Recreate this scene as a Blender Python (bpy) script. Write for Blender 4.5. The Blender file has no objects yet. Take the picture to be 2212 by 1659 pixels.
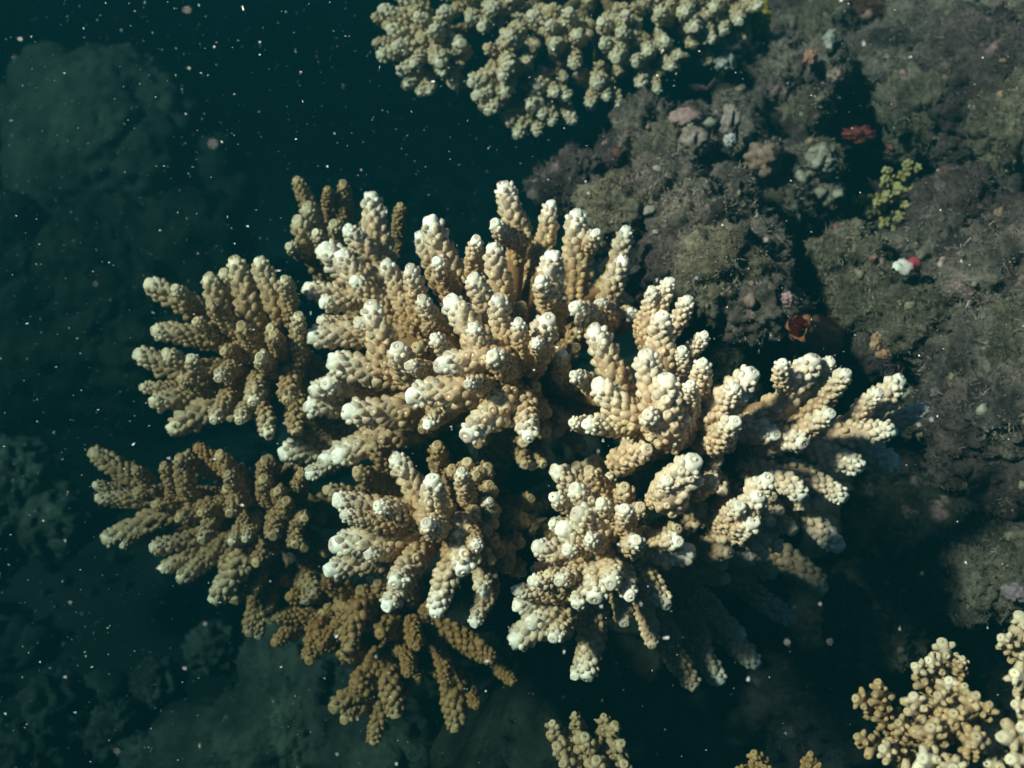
import bpy, bmesh, math, random
import numpy as np
from mathutils import Vector, Matrix

random.seed(7)
rng = np.random.default_rng(7)
SC = bpy.context.scene
COL = SC.collection
R = math.radians

# ------------------------------------------------------------------ camera
CAM_LOC = np.array((0.0, 0.0, 1.0))
PITCH = R(25.0)
TAN = math.tan(R(24.0))
FWD = np.array((0.0, math.cos(PITCH), -math.sin(PITCH)))
RIGHT = np.array((1.0, 0.0, 0.0))
UP = np.array((0.0, math.sin(PITCH), math.cos(PITCH)))
cam = bpy.data.cameras.new('camera')
cam.sensor_width = 36.0
cam.lens = 18.0 / TAN
cam.clip_start = 0.01
cam.clip_end = 200.0
cam.dof.use_dof = True
cam.dof.focus_distance = 0.565
cam.dof.aperture_fstop = 14.0
cam_ob = bpy.data.objects.new('camera', cam)
COL.objects.link(cam_ob)
cam_ob.location = CAM_LOC
cam_ob.rotation_euler = (R(90) - PITCH, 0, 0)
SC.camera = cam_ob

# ------------------------------------------------------------------ light
SUN_C = np.array((-0.63, 0.36, 0.69))                # towards the light: beside, above, behind the viewer
SUN_D = RIGHT * SUN_C[0] + UP * SUN_C[1] - FWD * SUN_C[2]
SUN_D = SUN_D / np.linalg.norm(SUN_D)
world = bpy.data.worlds.new('World')
SC.world = world
world.use_nodes = True
wt = world.node_tree
bg = wt.nodes['Background']
sky = wt.nodes.new('ShaderNodeTexSky')
sky.sky_type = 'NISHITA'
sky.sun_disc = False
sky.dust_density = 0.2
sky.ozone_density = 3.0
sky.sun_elevation = math.asin(SUN_D[2])
sky.sun_rotation = math.atan2(SUN_D[0], SUN_D[1])
wt.links.new(sky.outputs[0], bg.inputs[0])
bg.inputs[1].default_value = 0.034
sun = bpy.data.lights.new('sun', 'SUN')
sun.energy = 5.0
sun.angle = R(6.0)
sun.color = (1.0, 0.78, 0.62)
sun_ob = bpy.data.objects.new('sun', sun)
COL.objects.link(sun_ob)
sun_ob.location = (-2, -2, 3)
sun_ob.rotation_euler = Vector(SUN_D).to_track_quat('Z', 'Y').to_euler()

SC.view_settings.view_transform = 'Standard'
SC.view_settings.look = 'None'
SC.view_settings.gamma = 1.0
SC.view_settings.exposure = 2.5
SC.render.engine = 'CYCLES'
cy = SC.cycles
cy.max_bounces = 5
cy.diffuse_bounces = 2
cy.glossy_bounces = 1
cy.transmission_bounces = 0
cy.volume_bounces = 1
cy.sample_clamp_indirect = 2.0
cy.caustics_reflective = False
cy.caustics_refractive = False
try:
    cy.use_denoising = True
    cy.denoiser = 'OPENIMAGEDENOISE'
    cy.denoising_input_passes = 'RGB_ALBEDO_NORMAL'
except Exception:
    pass

# water numbers (per metre)
WATER_DENSITY = 2.9
WATER_SCATTER = (0.0006, 0.0070, 0.0086)
WATER_ABSORB = (0.175, 0.3025, 0.325)

# ------------------------------------------------------------------ helpers
def P(px, py, d):
    """a point of the place seen at (px, py) of a 2212 px wide view, d metres ahead"""
    k = 2.0 * TAN * d / 2212.0
    return CAM_LOC + FWD * d + RIGHT * ((px - 1106.0) * k) - UP * ((py - 829.5) * k)

def mpp(d):
    return 2.0 * TAN * d / 2212.0

def unit(v):
    v = np.asarray(v, float)
    return v / max(np.linalg.norm(v), 1e-12)

def unit_rows(v):
    return v / np.maximum(np.linalg.norm(v, axis=-1, keepdims=True), 1e-12)

_perm = np.random.default_rng(3).permutation(256)
_perm = np.concatenate([_perm, _perm, _perm])
_grad = unit_rows(np.random.default_rng(4).normal(size=(256, 3)))

def noise3(p):
    """vectorised gradient noise, about -0.7 .. 0.7"""
    p = np.asarray(p, float)
    i = np.floor(p).astype(int)
    f = p - i
    u = f * f * f * (f * (f * 6 - 15) + 10)
    out = 0
    for dx in (0, 1):
        for dy in (0, 1):
            for dz in (0, 1):
                h = _perm[_perm[_perm[(i[:, 0] + dx) & 255] + ((i[:, 1] + dy) & 255)] + ((i[:, 2] + dz) & 255)]
                g = _grad[h]
                d = ((f - (dx, dy, dz)) * g).sum(1)
                w = ((u[:, 0] if dx else 1 - u[:, 0]) * (u[:, 1] if dy else 1 - u[:, 1]) * (u[:, 2] if dz else 1 - u[:, 2]))
                out = out + d * w
    return out

def fbm(p, octaves=4, gain=0.5):
    a, s, o = 1.0, 1.0, 0
    for k in range(octaves):
        o = o + a * noise3(np.asarray(p) * s + 17.3 * k)
        a *= gain
        s *= 2.07
    return o

ORIGIN = {}

def add_mesh(name, verts, quads, tris, mat, parent=None, origin=None, cols=None, smooth=True):
    """one mesh object from numpy arrays in world coordinates"""
    verts = np.asarray(verts, float).reshape(-1, 3)
    if origin is None:
        origin = verts.mean(0)
    origin = np.asarray(origin, float)
    me = bpy.data.meshes.new(name)
    q = np.asarray(quads, np.int32).reshape(-1, 4) if quads is not None and len(quads) else np.zeros((0, 4), np.int32)
    t = np.asarray(tris, np.int32).reshape(-1, 3) if tris is not None and len(tris) else np.zeros((0, 3), np.int32)
    nl = q.size + t.size
    npoly = len(q) + len(t)
    me.vertices.add(len(verts))
    me.vertices.foreach_set('co', (verts - origin).astype(np.float32).ravel())
    me.loops.add(nl)
    me.loops.foreach_set('vertex_index', np.concatenate([q.ravel(), t.ravel()]).astype(np.int32))
    me.polygons.add(npoly)
    starts = np.concatenate([np.arange(len(q)) * 4, q.size + np.arange(len(t)) * 3]).astype(np.int32)
    me.polygons.foreach_set('loop_start', starts)
    me.polygons.foreach_set('use_smooth', np.full(npoly, smooth, dtype=bool))
    if cols is not None:
        ca = me.color_attributes.new('Col', 'FLOAT_COLOR', 'POINT')
        c4 = np.ones((len(verts), 4), np.float32)
        c4[:, :3] = cols
        ca.data.foreach_set('color', c4.ravel())
    me.update(calc_edges=True)
    me.materials.append(mat)
    ob = bpy.data.objects.new(name, me)
    COL.objects.link(ob)
    if parent is not None:
        ob.parent = parent
        ob.location = origin - ORIGIN[parent]
    else:
        ob.location = origin
    ORIGIN[ob] = origin
    return ob

def tag(ob, label=None, cat=None, group=None, kind=None):
    if label: ob['label'] = label
    if cat: ob['category'] = cat
    if group: ob['group'] = group
    if kind: ob['kind'] = kind
    return ob

def empty(name, loc, label=None, cat=None, group=None, kind=None):
    o = bpy.data.objects.new(name, None)
    o.empty_display_size = 0.02
    COL.objects.link(o)
    o.location = loc
    ORIGIN[o] = np.asarray(loc, float)
    return tag(o, label, cat, group, kind)

_ico = {}
def ico(sub):
    if sub not in _ico:
        bm = bmesh.new()
        bmesh.ops.create_icosphere(bm, subdivisions=sub, radius=1.0)
        bm.verts.ensure_lookup_table()
        v = np.array([x.co[:] for x in bm.verts])
        f = np.array([[y.index for y in x.verts] for x in bm.faces], np.int32)
        bm.free()
        _ico[sub] = (v, f)
    return _ico[sub]

# ------------------------------------------------------------------ materials
def new_mat(name):
    m = bpy.data.materials.new(name)
    m.use_nodes = True
    nt = m.node_tree
    return m, nt, nt.nodes['Principled BSDF']

def node(nt, kind, **kw):
    n = nt.nodes.new(kind)
    for k, v in kw.items():
        setattr(n, k, v)
    return n

def coral_material(name, sss=0.30, rough=0.55, grain=900.0, bump=0.25, tint=(1, 1, 1)):
    m, nt, b = new_mat(name)
    at = node(nt, 'ShaderNodeVertexColor', layer_name='Col')
    tc = node(nt, 'ShaderNodeTexCoord')
    geo = node(nt, 'ShaderNodeNewGeometry')
    n1 = node(nt, 'ShaderNodeTexNoise')
    n1.inputs['Scale'].default_value = 220.0
    n1.inputs['Detail'].default_value = 4.0
    nt.links.new(geo.outputs['Position'], n1.inputs['Vector'])
    mr = node(nt, 'ShaderNodeMapRange')
    mr.inputs[1].default_value = 0.3; mr.inputs[2].default_value = 0.7
    mr.inputs[3].default_value = 0.80; mr.inputs[4].default_value = 1.15
    nt.links.new(n1.outputs['Fac'], mr.inputs[0])
    mx = node(nt, 'ShaderNodeVectorMath', operation='MULTIPLY')
    nt.links.new(at.outputs['Color'], mx.inputs[0])
    nt.links.new(mr.outputs[0], mx.inputs[1])
    my = node(nt, 'ShaderNodeVectorMath', operation='MULTIPLY')
    my.inputs[1].default_value = tint
    nt.links.new(mx.outputs[0], my.inputs[0])
    nt.links.new(my.outputs[0], b.inputs['Base Color'])
    n2 = node(nt, 'ShaderNodeTexNoise')
    n2.inputs['Scale'].default_value = grain
    n2.inputs['Detail'].default_value = 2.0
    nt.links.new(geo.outputs['Position'], n2.inputs['Vector'])
    bp = node(nt, 'ShaderNodeBump')
    bp.inputs['Strength'].default_value = bump
    bp.inputs['Distance'].default_value = 0.0012
    nt.links.new(n2.outputs['Fac'], bp.inputs['Height'])
    nt.links.new(bp.outputs[0], b.inputs['Normal'])
    b.inputs['Roughness'].default_value = rough
    b.inputs['Specular IOR Level'].default_value = 0.28
    b.inputs['Subsurface Weight'].default_value = sss
    b.inputs['Subsurface Radius'].default_value = (1.0, 0.62, 0.30)
    b.inputs['Subsurface Scale'].default_value = 0.0018
    return m

def vcol_material(name, rough=0.9, scale=160.0, lo=0.6, hi=1.35, bump=0.6, dist=0.004, spec=0.15):
    m, nt, b = new_mat(name)
    at = node(nt, 'ShaderNodeVertexColor', layer_name='Col')
    geo = node(nt, 'ShaderNodeNewGeometry')
    n1 = node(nt, 'ShaderNodeTexNoise')
    n1.inputs['Scale'].default_value = scale
    n1.inputs['Detail'].default_value = 6.0
    n1.inputs['Roughness'].default_value = 0.65
    nt.links.new(geo.outputs['Position'], n1.inputs['Vector'])
    mr = node(nt, 'ShaderNodeMapRange')
    mr.inputs[1].default_value = 0.3; mr.inputs[2].default_value = 0.7
    mr.inputs[3].default_value = lo; mr.inputs[4].default_value = hi
    nt.links.new(n1.outputs['Fac'], mr.inputs[0])
    mx = node(nt, 'ShaderNodeVectorMath', operation='MULTIPLY')
    nt.links.new(at.outputs['Color'], mx.inputs[0])
    nt.links.new(mr.outputs[0], mx.inputs[1])
    nt.links.new(mx.outputs[0], b.inputs['Base Color'])
    bp = node(nt, 'ShaderNodeBump')
    bp.inputs['Strength'].default_value = bump
    bp.inputs['Distance'].default_value = dist
    nt.links.new(n1.outputs['Fac'], bp.inputs['Height'])
    nt.links.new(bp.outputs[0], b.inputs['Normal'])
    b.inputs['Roughness'].default_value = rough
    b.inputs['Specular IOR Level'].default_value = spec
    return m

M_CORAL = coral_material('cream_coral')
M_CORAL_FAR = coral_material('olive_cream_coral', sss=0.0)
M_ROCK = vcol_material('turf_rock', scale=260, lo=0.35, hi=1.6, bump=1.0, dist=0.005)
M_TURF = vcol_material('turf_algae', scale=60, lo=0.75, hi=1.25, bump=0.0)
M_ROCK_FAR = vcol_material('silty_rock', scale=34, lo=0.45, hi=1.5, bump=0.9, dist=0.02)
M_BOULDER = vcol_material('smooth_coral', scale=22, lo=0.6, hi=1.3, bump=0.5, dist=0.01)
M_SAND = vcol_material('sand_bed', scale=14, lo=0.7, hi=1.25, bump=0.5, dist=0.02)
M_CRUST = vcol_material('encrusting_growth', rough=0.6, scale=240, lo=0.75, hi=1.2, bump=0.4, dist=0.002, spec=0.3)
M_SNOW = vcol_material('suspended_flakes', rough=0.7, scale=10, lo=0.9, hi=1.0, bump=0.0)

# ------------------------------------------------------------------ the setting: sea floor
def seabed():
    n = 170
    t = np.linspace(-1, 1, n)
    c = np.sinh(t * 4.6) / math.sinh(4.6) * 30.0
    X, Y = np.meshgrid(c, c + 1.6, indexing='ij')
    p = np.stack([X.ravel(), Y.ravel(), np.zeros(n * n)], 1)
    near = np.exp(-((p[:, 0]) ** 2 + (p[:, 1] - 1.5) ** 2) / 30.0)
    z = 0.10 * fbm(p * 0.9, 4) + 0.035 * near * fbm(p * 4.2 + 5, 4) + 0.015 * near * fbm(p * 14.0, 3)
    z += 0.14 * np.clip((p[:, 1] - 1.0) * 0.25, 0, 2.0) * np.exp(-np.maximum(p[:, 1] - 8, 0) * 0.2)
    z += 0.06
    p[:, 2] = z
    idx = np.arange(n * n).reshape(n, n)
    q = np.stack([idx[:-1, :-1], idx[1:, :-1], idx[1:, 1:], idx[:-1, 1:]], -1).reshape(-1, 4)
    g = fbm(p * 2.2 + 3, 4)[:, None]
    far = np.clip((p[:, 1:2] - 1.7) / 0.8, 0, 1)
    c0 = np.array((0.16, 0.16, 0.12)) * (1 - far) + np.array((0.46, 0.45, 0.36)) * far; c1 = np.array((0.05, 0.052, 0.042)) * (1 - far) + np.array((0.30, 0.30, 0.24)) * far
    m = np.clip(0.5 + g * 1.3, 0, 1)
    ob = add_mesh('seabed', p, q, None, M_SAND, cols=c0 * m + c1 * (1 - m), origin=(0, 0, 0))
    tag(ob, 'dim sandy sea floor sloping away under the water', kind='structure')
seabed()

# ------------------------------------------------------------------ reef rock with turf
TURF_COL = {
    'grey':   ((0.40, 0.31, 0.245), (0.06, 0.045, 0.040)),
    'tan':    ((0.46, 0.37, 0.25), (0.10, 0.072, 0.048)),
    'olive':  ((0.36, 0.285, 0.20), (0.075, 0.06, 0.04)),
    'purple': ((0.25, 0.18, 0.155), (0.06, 0.038, 0.034)),
    'red':    ((0.20, 0.09, 0.06), (0.10, 0.036, 0.025)),
    'dark':   ((0.12, 0.105, 0.075), (0.04, 0.036, 0.028)),  # for nodules lying in shade, their shade put into the colour
}

TURF_COL = {k: tuple(tuple(x * 0.84 for x in c) for c in v) for k, v in TURF_COL.items()}

def lump(center, rad, sub, seed, rough=0.30, freq=2.2, squash=(1, 1, 1)):
    v, f = ico(sub)
    s = np.array((seed * 7.1, seed * 3.3, seed * 5.7))
    d = 1 + rough * fbm(v * freq + s, 4, 0.55) + 0.95 * rough * (0.30 - np.abs(noise3(v * freq * 1.9 + s + 31))) + 0.55 * rough * (0.28 - np.abs(noise3(v * freq * 3.9 + s + 5)))
    return np.asarray(center) + v * d[:, None] * rad * np.asarray(squash), f

def face_samples(v, f, n, g):
    a, b, c = v[f[:, 0]], v[f[:, 1]], v[f[:, 2]]
    cr = np.cross(b - a, c - a)
    ar = np.linalg.norm(cr, axis=1)
    k = g.choice(len(f), size=n, p=ar / ar.sum())
    r1 = np.sqrt(g.random(n)); r2 = g.random(n)
    pts = a[k] * (1 - r1)[:, None] + b[k] * (r1 * (1 - r2))[:, None] + c[k] * (r1 * r2)[:, None]
    return pts, unit_rows(cr[k])

def turf_strands(pts, nrm, length, width, g, c_hi, c_lo):
    n = len(pts)
    d = unit_rows(nrm + g.normal(size=(n, 3)) * 0.55)
    side = unit_rows(np.cross(d, g.normal(size=(n, 3))))
    bend = unit_rows(g.normal(size=(n, 3)) + np.array((0, 0, -0.3))) * 0.45
    L = (length * (0.30 + g.random(n) ** 2.0 * 1.3) * np.clip(0.8 + 1.6 * fbm(pts * 70.0, 2), 0.25, 1.7))[:, None]
    w = (width * (0.6 + 0.8 * g.random(n)))[:, None]
    mid = pts + d * L * 0.55
    tip = pts + d * L + bend * L * 0.8
    base = pts - d * L * 0.05
    V = np.stack([base - side * w, base + side * w, mid + side * w * 0.8, mid - side * w * 0.8, tip], 1).reshape(-1, 3)
    i = np.arange(n)[:, None] * 5
    q = i + np.array([[0, 1, 2, 3]])
    t = i + np.array([[3, 2, 4]])
    mixv = np.clip(0.42 + fbm(pts * 60.0, 3) * 1.3 + g.normal(size=n) * 0.26, 0, 1)[:, None]
    c = np.asarray(c_hi) * mixv + np.asarray(c_lo) * (1 - mixv)
    C = np.repeat(c, 5, axis=0)
    return V, q, t, C

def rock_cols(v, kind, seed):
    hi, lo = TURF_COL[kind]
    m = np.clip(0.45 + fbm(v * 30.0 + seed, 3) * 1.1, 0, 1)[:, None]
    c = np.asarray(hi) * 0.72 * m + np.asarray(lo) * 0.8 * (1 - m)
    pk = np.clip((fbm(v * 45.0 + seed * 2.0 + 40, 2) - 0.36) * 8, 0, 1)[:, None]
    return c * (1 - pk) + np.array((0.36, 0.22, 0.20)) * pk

N_TURF = 0
def reef_rock(label, nodules, core=(), density=1.0, group=None):
    """nodules: (px, py, radius px, depth, colour kind); each one a lump of the rock under its own turf"""
    global N_TURF
    pts = np.array([P(a, b, d) for a, b, r, d, k in nodules])
    base = pts.mean(0); base = base + np.array((0, 0, -0.05))
    root = empty('reef_rock', base, label, 'rock', group)
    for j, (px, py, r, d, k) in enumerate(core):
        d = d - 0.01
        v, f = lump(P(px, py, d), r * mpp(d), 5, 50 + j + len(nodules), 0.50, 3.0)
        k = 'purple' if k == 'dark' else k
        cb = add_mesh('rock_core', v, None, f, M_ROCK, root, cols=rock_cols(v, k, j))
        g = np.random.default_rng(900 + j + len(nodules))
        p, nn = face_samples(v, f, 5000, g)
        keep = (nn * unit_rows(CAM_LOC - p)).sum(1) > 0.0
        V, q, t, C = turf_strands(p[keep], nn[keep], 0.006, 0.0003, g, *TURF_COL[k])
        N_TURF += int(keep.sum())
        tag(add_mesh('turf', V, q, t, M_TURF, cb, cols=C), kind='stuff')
    for j, (px, py, r, d, k) in enumerate(nodules):
        seed = (px * 13 + py * 7) % 97 + 0.5
        g = np.random.default_rng(int(px * 31 + py))
        rad = r * mpp(d)
        sq = 0.8 + 0.4 * g.random(3)
        v, f = lump(P(px, py, d), rad, 5 if r > 58 else 4, seed, 0.46, 1.9, sq)
        nb = add_mesh('nodule', v, None, f, M_ROCK, root, cols=rock_cols(v, k, seed))
        area = 4 * math.pi * rad * rad
        n = int(min(area * 3.0e5 * density, 4300))
        p, nn = face_samples(v, f, n * 2, g)
        toc = unit_rows(CAM_LOC + np.array((0, 0, 0.3)) - p)
        keep = (nn * toc).sum(1) > -0.35
        clump = fbm(p * 75.0 + seed, 2) > -0.12
        p, nn = p[keep & clump], nn[keep & clump]
        hi, lo = TURF_COL[k]
        V, q, t, C = turf_strands(p, nn, 0.0037, 0.00035 * d / 0.8, g, hi, lo)
        N_TURF += len(p)
        tf = add_mesh('turf', V, q, t, M_TURF, nb, cols=C)
        tag(tf, kind='stuff')
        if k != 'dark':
            cand = np.where((nn * unit_rows(CAM_LOC - p)).sum(1) > 0.15)[0]
            for q_ in g.choice(cand, size=min(3, len(cand)), replace=False):
                kr = (5 + 11 * g.random() ** 2) * mpp(d)
                kv, kf = ico(2)
                dd = 1 + 0.9 * noise3(kv * 1.7 + g.random(3) * 40) + 0.35 * noise3(kv * 4.1 + g.random(3) * 40)
                kc = [(0.34, 0.30, 0.23), (0.30, 0.18, 0.15), (0.25, 0.21, 0.13), (0.22, 0.07, 0.055), (0.34, 0.22, 0.14)][int(g.choice(5, p=(0.34, 0.26, 0.2, 0.1, 0.1)))]
                kk = kv * dd[:, None] * kr * (0.7 + 0.6 * g.random(3)) + p[q_] + nn[q_] * kr * 0.2
                add_mesh('crust_knob', kk, None, kf, M_CRUST, nb, cols=np.asarray(kc) * np.clip(0.8 + 0.8 * noise3(kk * 300), 0.4, 1.2)[:, None])
    return root

reef_rock('knobbly grey reef rock under fuzzy turf, directly behind the big cream coral',
    [(1245, 395, 72, 0.92, 'purple'), (1190, 400, 40, 0.94, 'purple'), (1335, 455, 78, 0.80, 'tan'), (1390, 275, 62, 0.90, 'grey'), (1450, 335, 62, 0.88, 'olive'),
     (1340, 350, 60, 0.93, 'purple'), (1440, 420, 85, 0.80, 'grey'), (1520, 330, 56, 0.88, 'grey'), (1500, 500, 95, 0.77, 'grey'), (1580, 440, 75, 0.83, 'grey'),
     (1545, 590, 95, 0.74, 'tan'), (1620, 560, 88, 0.77, 'grey'), (1635, 655, 72, 0.74, 'grey'), (1455, 600, 80, 0.76, 'purple'), (1640, 350, 52, 0.90, 'grey'),
     (1690, 440, 60, 0.88, 'olive'), (1600, 300, 56, 0.93, 'grey'), (1770, 345, 46, 0.92, 'tan'), (1785, 420, 34, 0.90, 'olive'), (1715, 360, 40, 0.92, 'grey'),
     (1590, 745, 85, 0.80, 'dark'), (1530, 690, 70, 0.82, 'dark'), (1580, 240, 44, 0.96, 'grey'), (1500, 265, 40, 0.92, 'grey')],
    core=[(1500, 480, 190, 1.02, 'dark'), (1660, 620, 170, 1.0, 'dark'), (1380, 420, 130, 1.03, 'dark'), (1600, 380, 170, 1.06, 'dark')])
reef_rock('high shaggy purple-brown reef rock above the small yellow coral',
    [(1690, 175, 78, 1.02, 'grey'), (1780, 160, 60, 1.0, 'grey'), (1770, 70, 75, 1.08, 'olive'), (1690, 90, 60, 1.08, 'grey'), (1620, 190, 56, 1.02, 'purple'),
     (1930, 150, 95, 1.03, 'grey'), (2030, 90, 120, 1.05, 'grey'), (2000, 230, 90, 0.99, 'olive'), (2130, 170, 115, 0.97, 'purple'), (2190, 270, 90, 0.93, 'tan'),
     (1880, 40, 80, 1.1, 'red'), (2160, 30, 120, 1.03, 'purple'), (2060, 310, 50, 0.98, 'purple'), (1840, 230, 42, 1.04, 'purple'), (2260, 160, 110, 0.95, 'grey'),
     (1960, 310, 42, 1.0, 'olive'), (2250, 40, 120, 1.0, 'grey'), (1740, 240, 46, 1.0, 'tan'), (1890, 230, 46, 1.04, 'grey')],
    core=[(1950, 120, 220, 1.24, 'dark'), (2180, 140, 220, 1.22, 'dark'), (1740, 160, 150, 1.2, 'dark'), (1830, 300, 120, 1.22, 'red')])
reef_rock('mottled reef rock with purple crust between the yellow coral and the orange sponge',
    [(1830, 580, 90, 0.80, 'olive'), (1890, 650, 75, 0.78, 'olive'), (2075, 470, 92, 0.86, 'purple'), (2020, 540, 62, 0.82, 'grey'), (1975, 690, 78, 0.76, 'olive'),
     (2150, 610, 95, 0.76, 'grey'), (2060, 620, 70, 0.78, 'grey'), (1930, 560, 58, 0.82, 'grey'), (2090, 560, 50, 0.80, 'olive'), (1780, 690, 48, 0.82, 'purple'),
     (2200, 500, 60, 0.80, 'purple'), (2030, 760, 60, 0.76, 'purple'), (1840, 740, 80, 0.80, 'red'), (1900, 750, 60, 0.78, 'purple'), (2230, 640, 80, 0.74, 'grey')],
    core=[(1960, 620, 180, 0.98, 'dark'), (2130, 560, 170, 0.98, 'dark'), (1840, 700, 120, 0.96, 'red')])
reef_rock('dim brown reef slope covered in turf beside the outermost coral fingers',
    [(2110, 800, 95, 0.74, 'grey'), (2190, 760, 80, 0.72, 'olive'), (2060, 860, 75, 0.75, 'grey'), (2130, 920, 105, 0.73, 'purple'), (2200, 1010, 110, 0.72, 'purple'),
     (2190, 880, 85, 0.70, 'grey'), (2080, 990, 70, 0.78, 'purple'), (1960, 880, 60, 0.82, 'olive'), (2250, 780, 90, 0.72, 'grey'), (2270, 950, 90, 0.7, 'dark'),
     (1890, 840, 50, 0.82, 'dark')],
    core=[(2130, 900, 210, 0.93, 'dark'), (2000, 900, 150, 0.95, 'dark')])
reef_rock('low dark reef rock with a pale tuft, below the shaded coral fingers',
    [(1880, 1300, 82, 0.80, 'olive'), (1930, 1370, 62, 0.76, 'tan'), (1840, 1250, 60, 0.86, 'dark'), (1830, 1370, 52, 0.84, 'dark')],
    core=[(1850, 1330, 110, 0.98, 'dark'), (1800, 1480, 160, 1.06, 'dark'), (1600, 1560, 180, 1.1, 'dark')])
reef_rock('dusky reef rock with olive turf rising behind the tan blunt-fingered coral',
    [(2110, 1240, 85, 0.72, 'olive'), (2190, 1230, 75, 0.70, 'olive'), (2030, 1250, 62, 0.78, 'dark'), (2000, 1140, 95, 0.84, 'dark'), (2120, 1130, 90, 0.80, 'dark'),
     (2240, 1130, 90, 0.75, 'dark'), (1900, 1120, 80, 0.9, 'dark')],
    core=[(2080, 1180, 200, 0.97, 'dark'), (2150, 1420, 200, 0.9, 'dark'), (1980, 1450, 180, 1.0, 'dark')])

# ------------------------------------------------------------------ background boulders
def lobed(name, label, cat, part, lobes, kind_hi, kind_lo, rough, mat, group=None, sub=6, freq=1.6, blend=0.10):
    """rounded mass grown together from several swellings: star-shaped smooth union"""
    pts = np.array([P(a, b, d) for a, b, r, d in lobes])
    rad = np.array([r * mpp(d) for a, b, r, d in lobes])
    cen = (pts * rad[:, None] ** 2).sum(0) / (rad ** 2).sum()
    root = empty(name, cen - np.array((0, 0, rad.max())), label, cat, group)
    v, f = ico(sub)
    size = rad.max()
    k = blend * size
    acc = np.exp(np.full(len(v), 0.25 * size) / k)
    for c, r in zip(pts, rad):
        oc = cen - c
        b = v @ oc
        disc = b * b - (oc @ oc - r * r)
        t = np.where(disc > 0, -b + np.sqrt(np.maximum(disc, 0)), 0)
        acc = acc + np.exp(np.clip(t, 0, None) / k)
    rr = k * np.log(acc)
    V = cen + v * rr[:, None]
    sc = 1.0 / size
    V = V + v * (rough * size * (0.55 * fbm(V * sc * freq * 1.3 + 9, 4, 0.55)))[:, None]
    m = np.clip(0.5 + fbm(V * 9, 4) * 1.2, 0, 1)[:, None]
    add_mesh(part, V, None, f, mat, root, cols=np.asarray(kind_hi) * m + np.asarray(kind_lo) * (1 - m))
    return root

slope = lobed('reef_slope', 'dark foot of the reef rising behind the turf-covered rocks', None, 'slope_face',
    [(1850, 230, 190, 1.36), (2120, 260, 260, 1.32), (2120, 700, 330, 1.2), (2000, 1100, 330, 1.16), (1720, 1450, 300, 1.22), (1560, 520, 170, 1.22), (1750, 700, 240, 1.2),
     (2350, 1000, 380, 1.15), (1450, 1500, 240, 1.24), (2100, 1600, 330, 1.1), (1500, 1000, 260, 1.28)],
    (0.16, 0.125, 0.095), (0.045, 0.036, 0.03), 0.42, M_ROCK_FAR, freq=3.4, blend=0.14)
tag(slope, kind='structure')

lobed('boulder_coral', 'smooth lobed boulder coral dim in the water, on a flat-topped rock', 'coral', 'lobe',
    [(110, 180, 82, 2.14), (190, 250, 95, 2.05), (280, 225, 88, 2.09), (350, 270, 72, 2.05), (240, 310, 80, 1.98), (330, 340, 70, 2.01), (20, 250, 66, 2.19),
     (400, 350, 52, 2.05), (450, 350, 42, 2.11), (120, 290, 70, 2.06), (420, 400, 46, 2.06), (470, 395, 34, 2.11), (230, 280, 135, 2.08), (440, 360, 70, 2.06), (480, 420, 56, 2.05), (330, 400, 110, 2.06), (160, 400, 130, 2.08)],
    (0.25, 0.24, 0.165), (0.14, 0.135, 0.09), 0.20, M_BOULDER, freq=3.2, blend=0.30)
lobed('seabed_rock', 'broad flat-topped dark rock under the boulder coral', 'rock', 'rock_mass',
    [(300, 560, 170, 2.05), (420, 520, 110, 1.98), (180, 590, 130, 2.01), (460, 610, 90, 1.98), (300, 740, 190, 1.98), (120, 760, 150, 1.98)],
    (0.16, 0.14, 0.09), (0.05, 0.046, 0.034), 0.42, M_ROCK_FAR, freq=3.0)
lobed('seabed_rock', 'weedy dark rock beside the flat-topped rock', 'rock', 'rock_mass',
    [(10, 480, 70, 1.98), (20, 590, 80, 1.95), (60, 660, 60, 1.91), (-60, 700, 130, 1.98)],
    (0.16, 0.17, 0.11), (0.08, 0.09, 0.06), 0.38, M_ROCK_FAR)
lobed('seabed_rock', 'greenish silty rock low under the fine brown coral fingers', 'rock', 'rock_mass',
    [(640, 1440, 120, 1.20), (740, 1560, 150, 1.15), (560, 1580, 110, 1.20), (840, 1640, 140, 1.1), (430, 1620, 110, 1.22)],
    (0.20, 0.20, 0.14), (0.05, 0.052, 0.04), 0.55, M_ROCK_FAR, freq=2.6)
lobed('seabed_rock', 'rounded silty rock apart on the sea floor, beside the brown fingers', 'rock', 'rock_mass',
    [(40, 1060, 110, 1.35), (120, 1130, 80, 1.33), (-40, 1150, 110, 1.35)],
    (0.20, 0.205, 0.15), (0.07, 0.072, 0.055), 0.5, M_ROCK_FAR, freq=2.6)
for (px, py, r, d, lab) in [(340, 1470, 50, 1.32, 'round dim stone in the middle of the scattered seabed stones'), (460, 1400, 55, 1.33, 'stone beside the greenish silty rock, under the brown fingers'),
        (250, 1580, 60, 1.3, 'stone between the round dim stone and the broad low stone'), (120, 1520, 66, 1.32, 'dim stone below the pale silty stone, apart from the others'),
        (60, 1640, 80, 1.3, 'broad low stone, largest of the scattered seabed stones'), (330, 1640, 60, 1.28, 'flat stone lying against the foot of the greenish silty rock')]:
    lobed('seabed_stone', lab, 'stone', 'stone_body', [(px, py, r, d), (px + r * 0.6, py + r * 0.2, r * 0.6, d), (px - r * 0.4, py - r * 0.2, r * 0.6, d + 0.02)],
        (0.22, 0.22, 0.17), (0.10, 0.10, 0.08), 0.95, M_ROCK_FAR, sub=5, freq=2.2, group='stones strewn on the sea floor')
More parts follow.
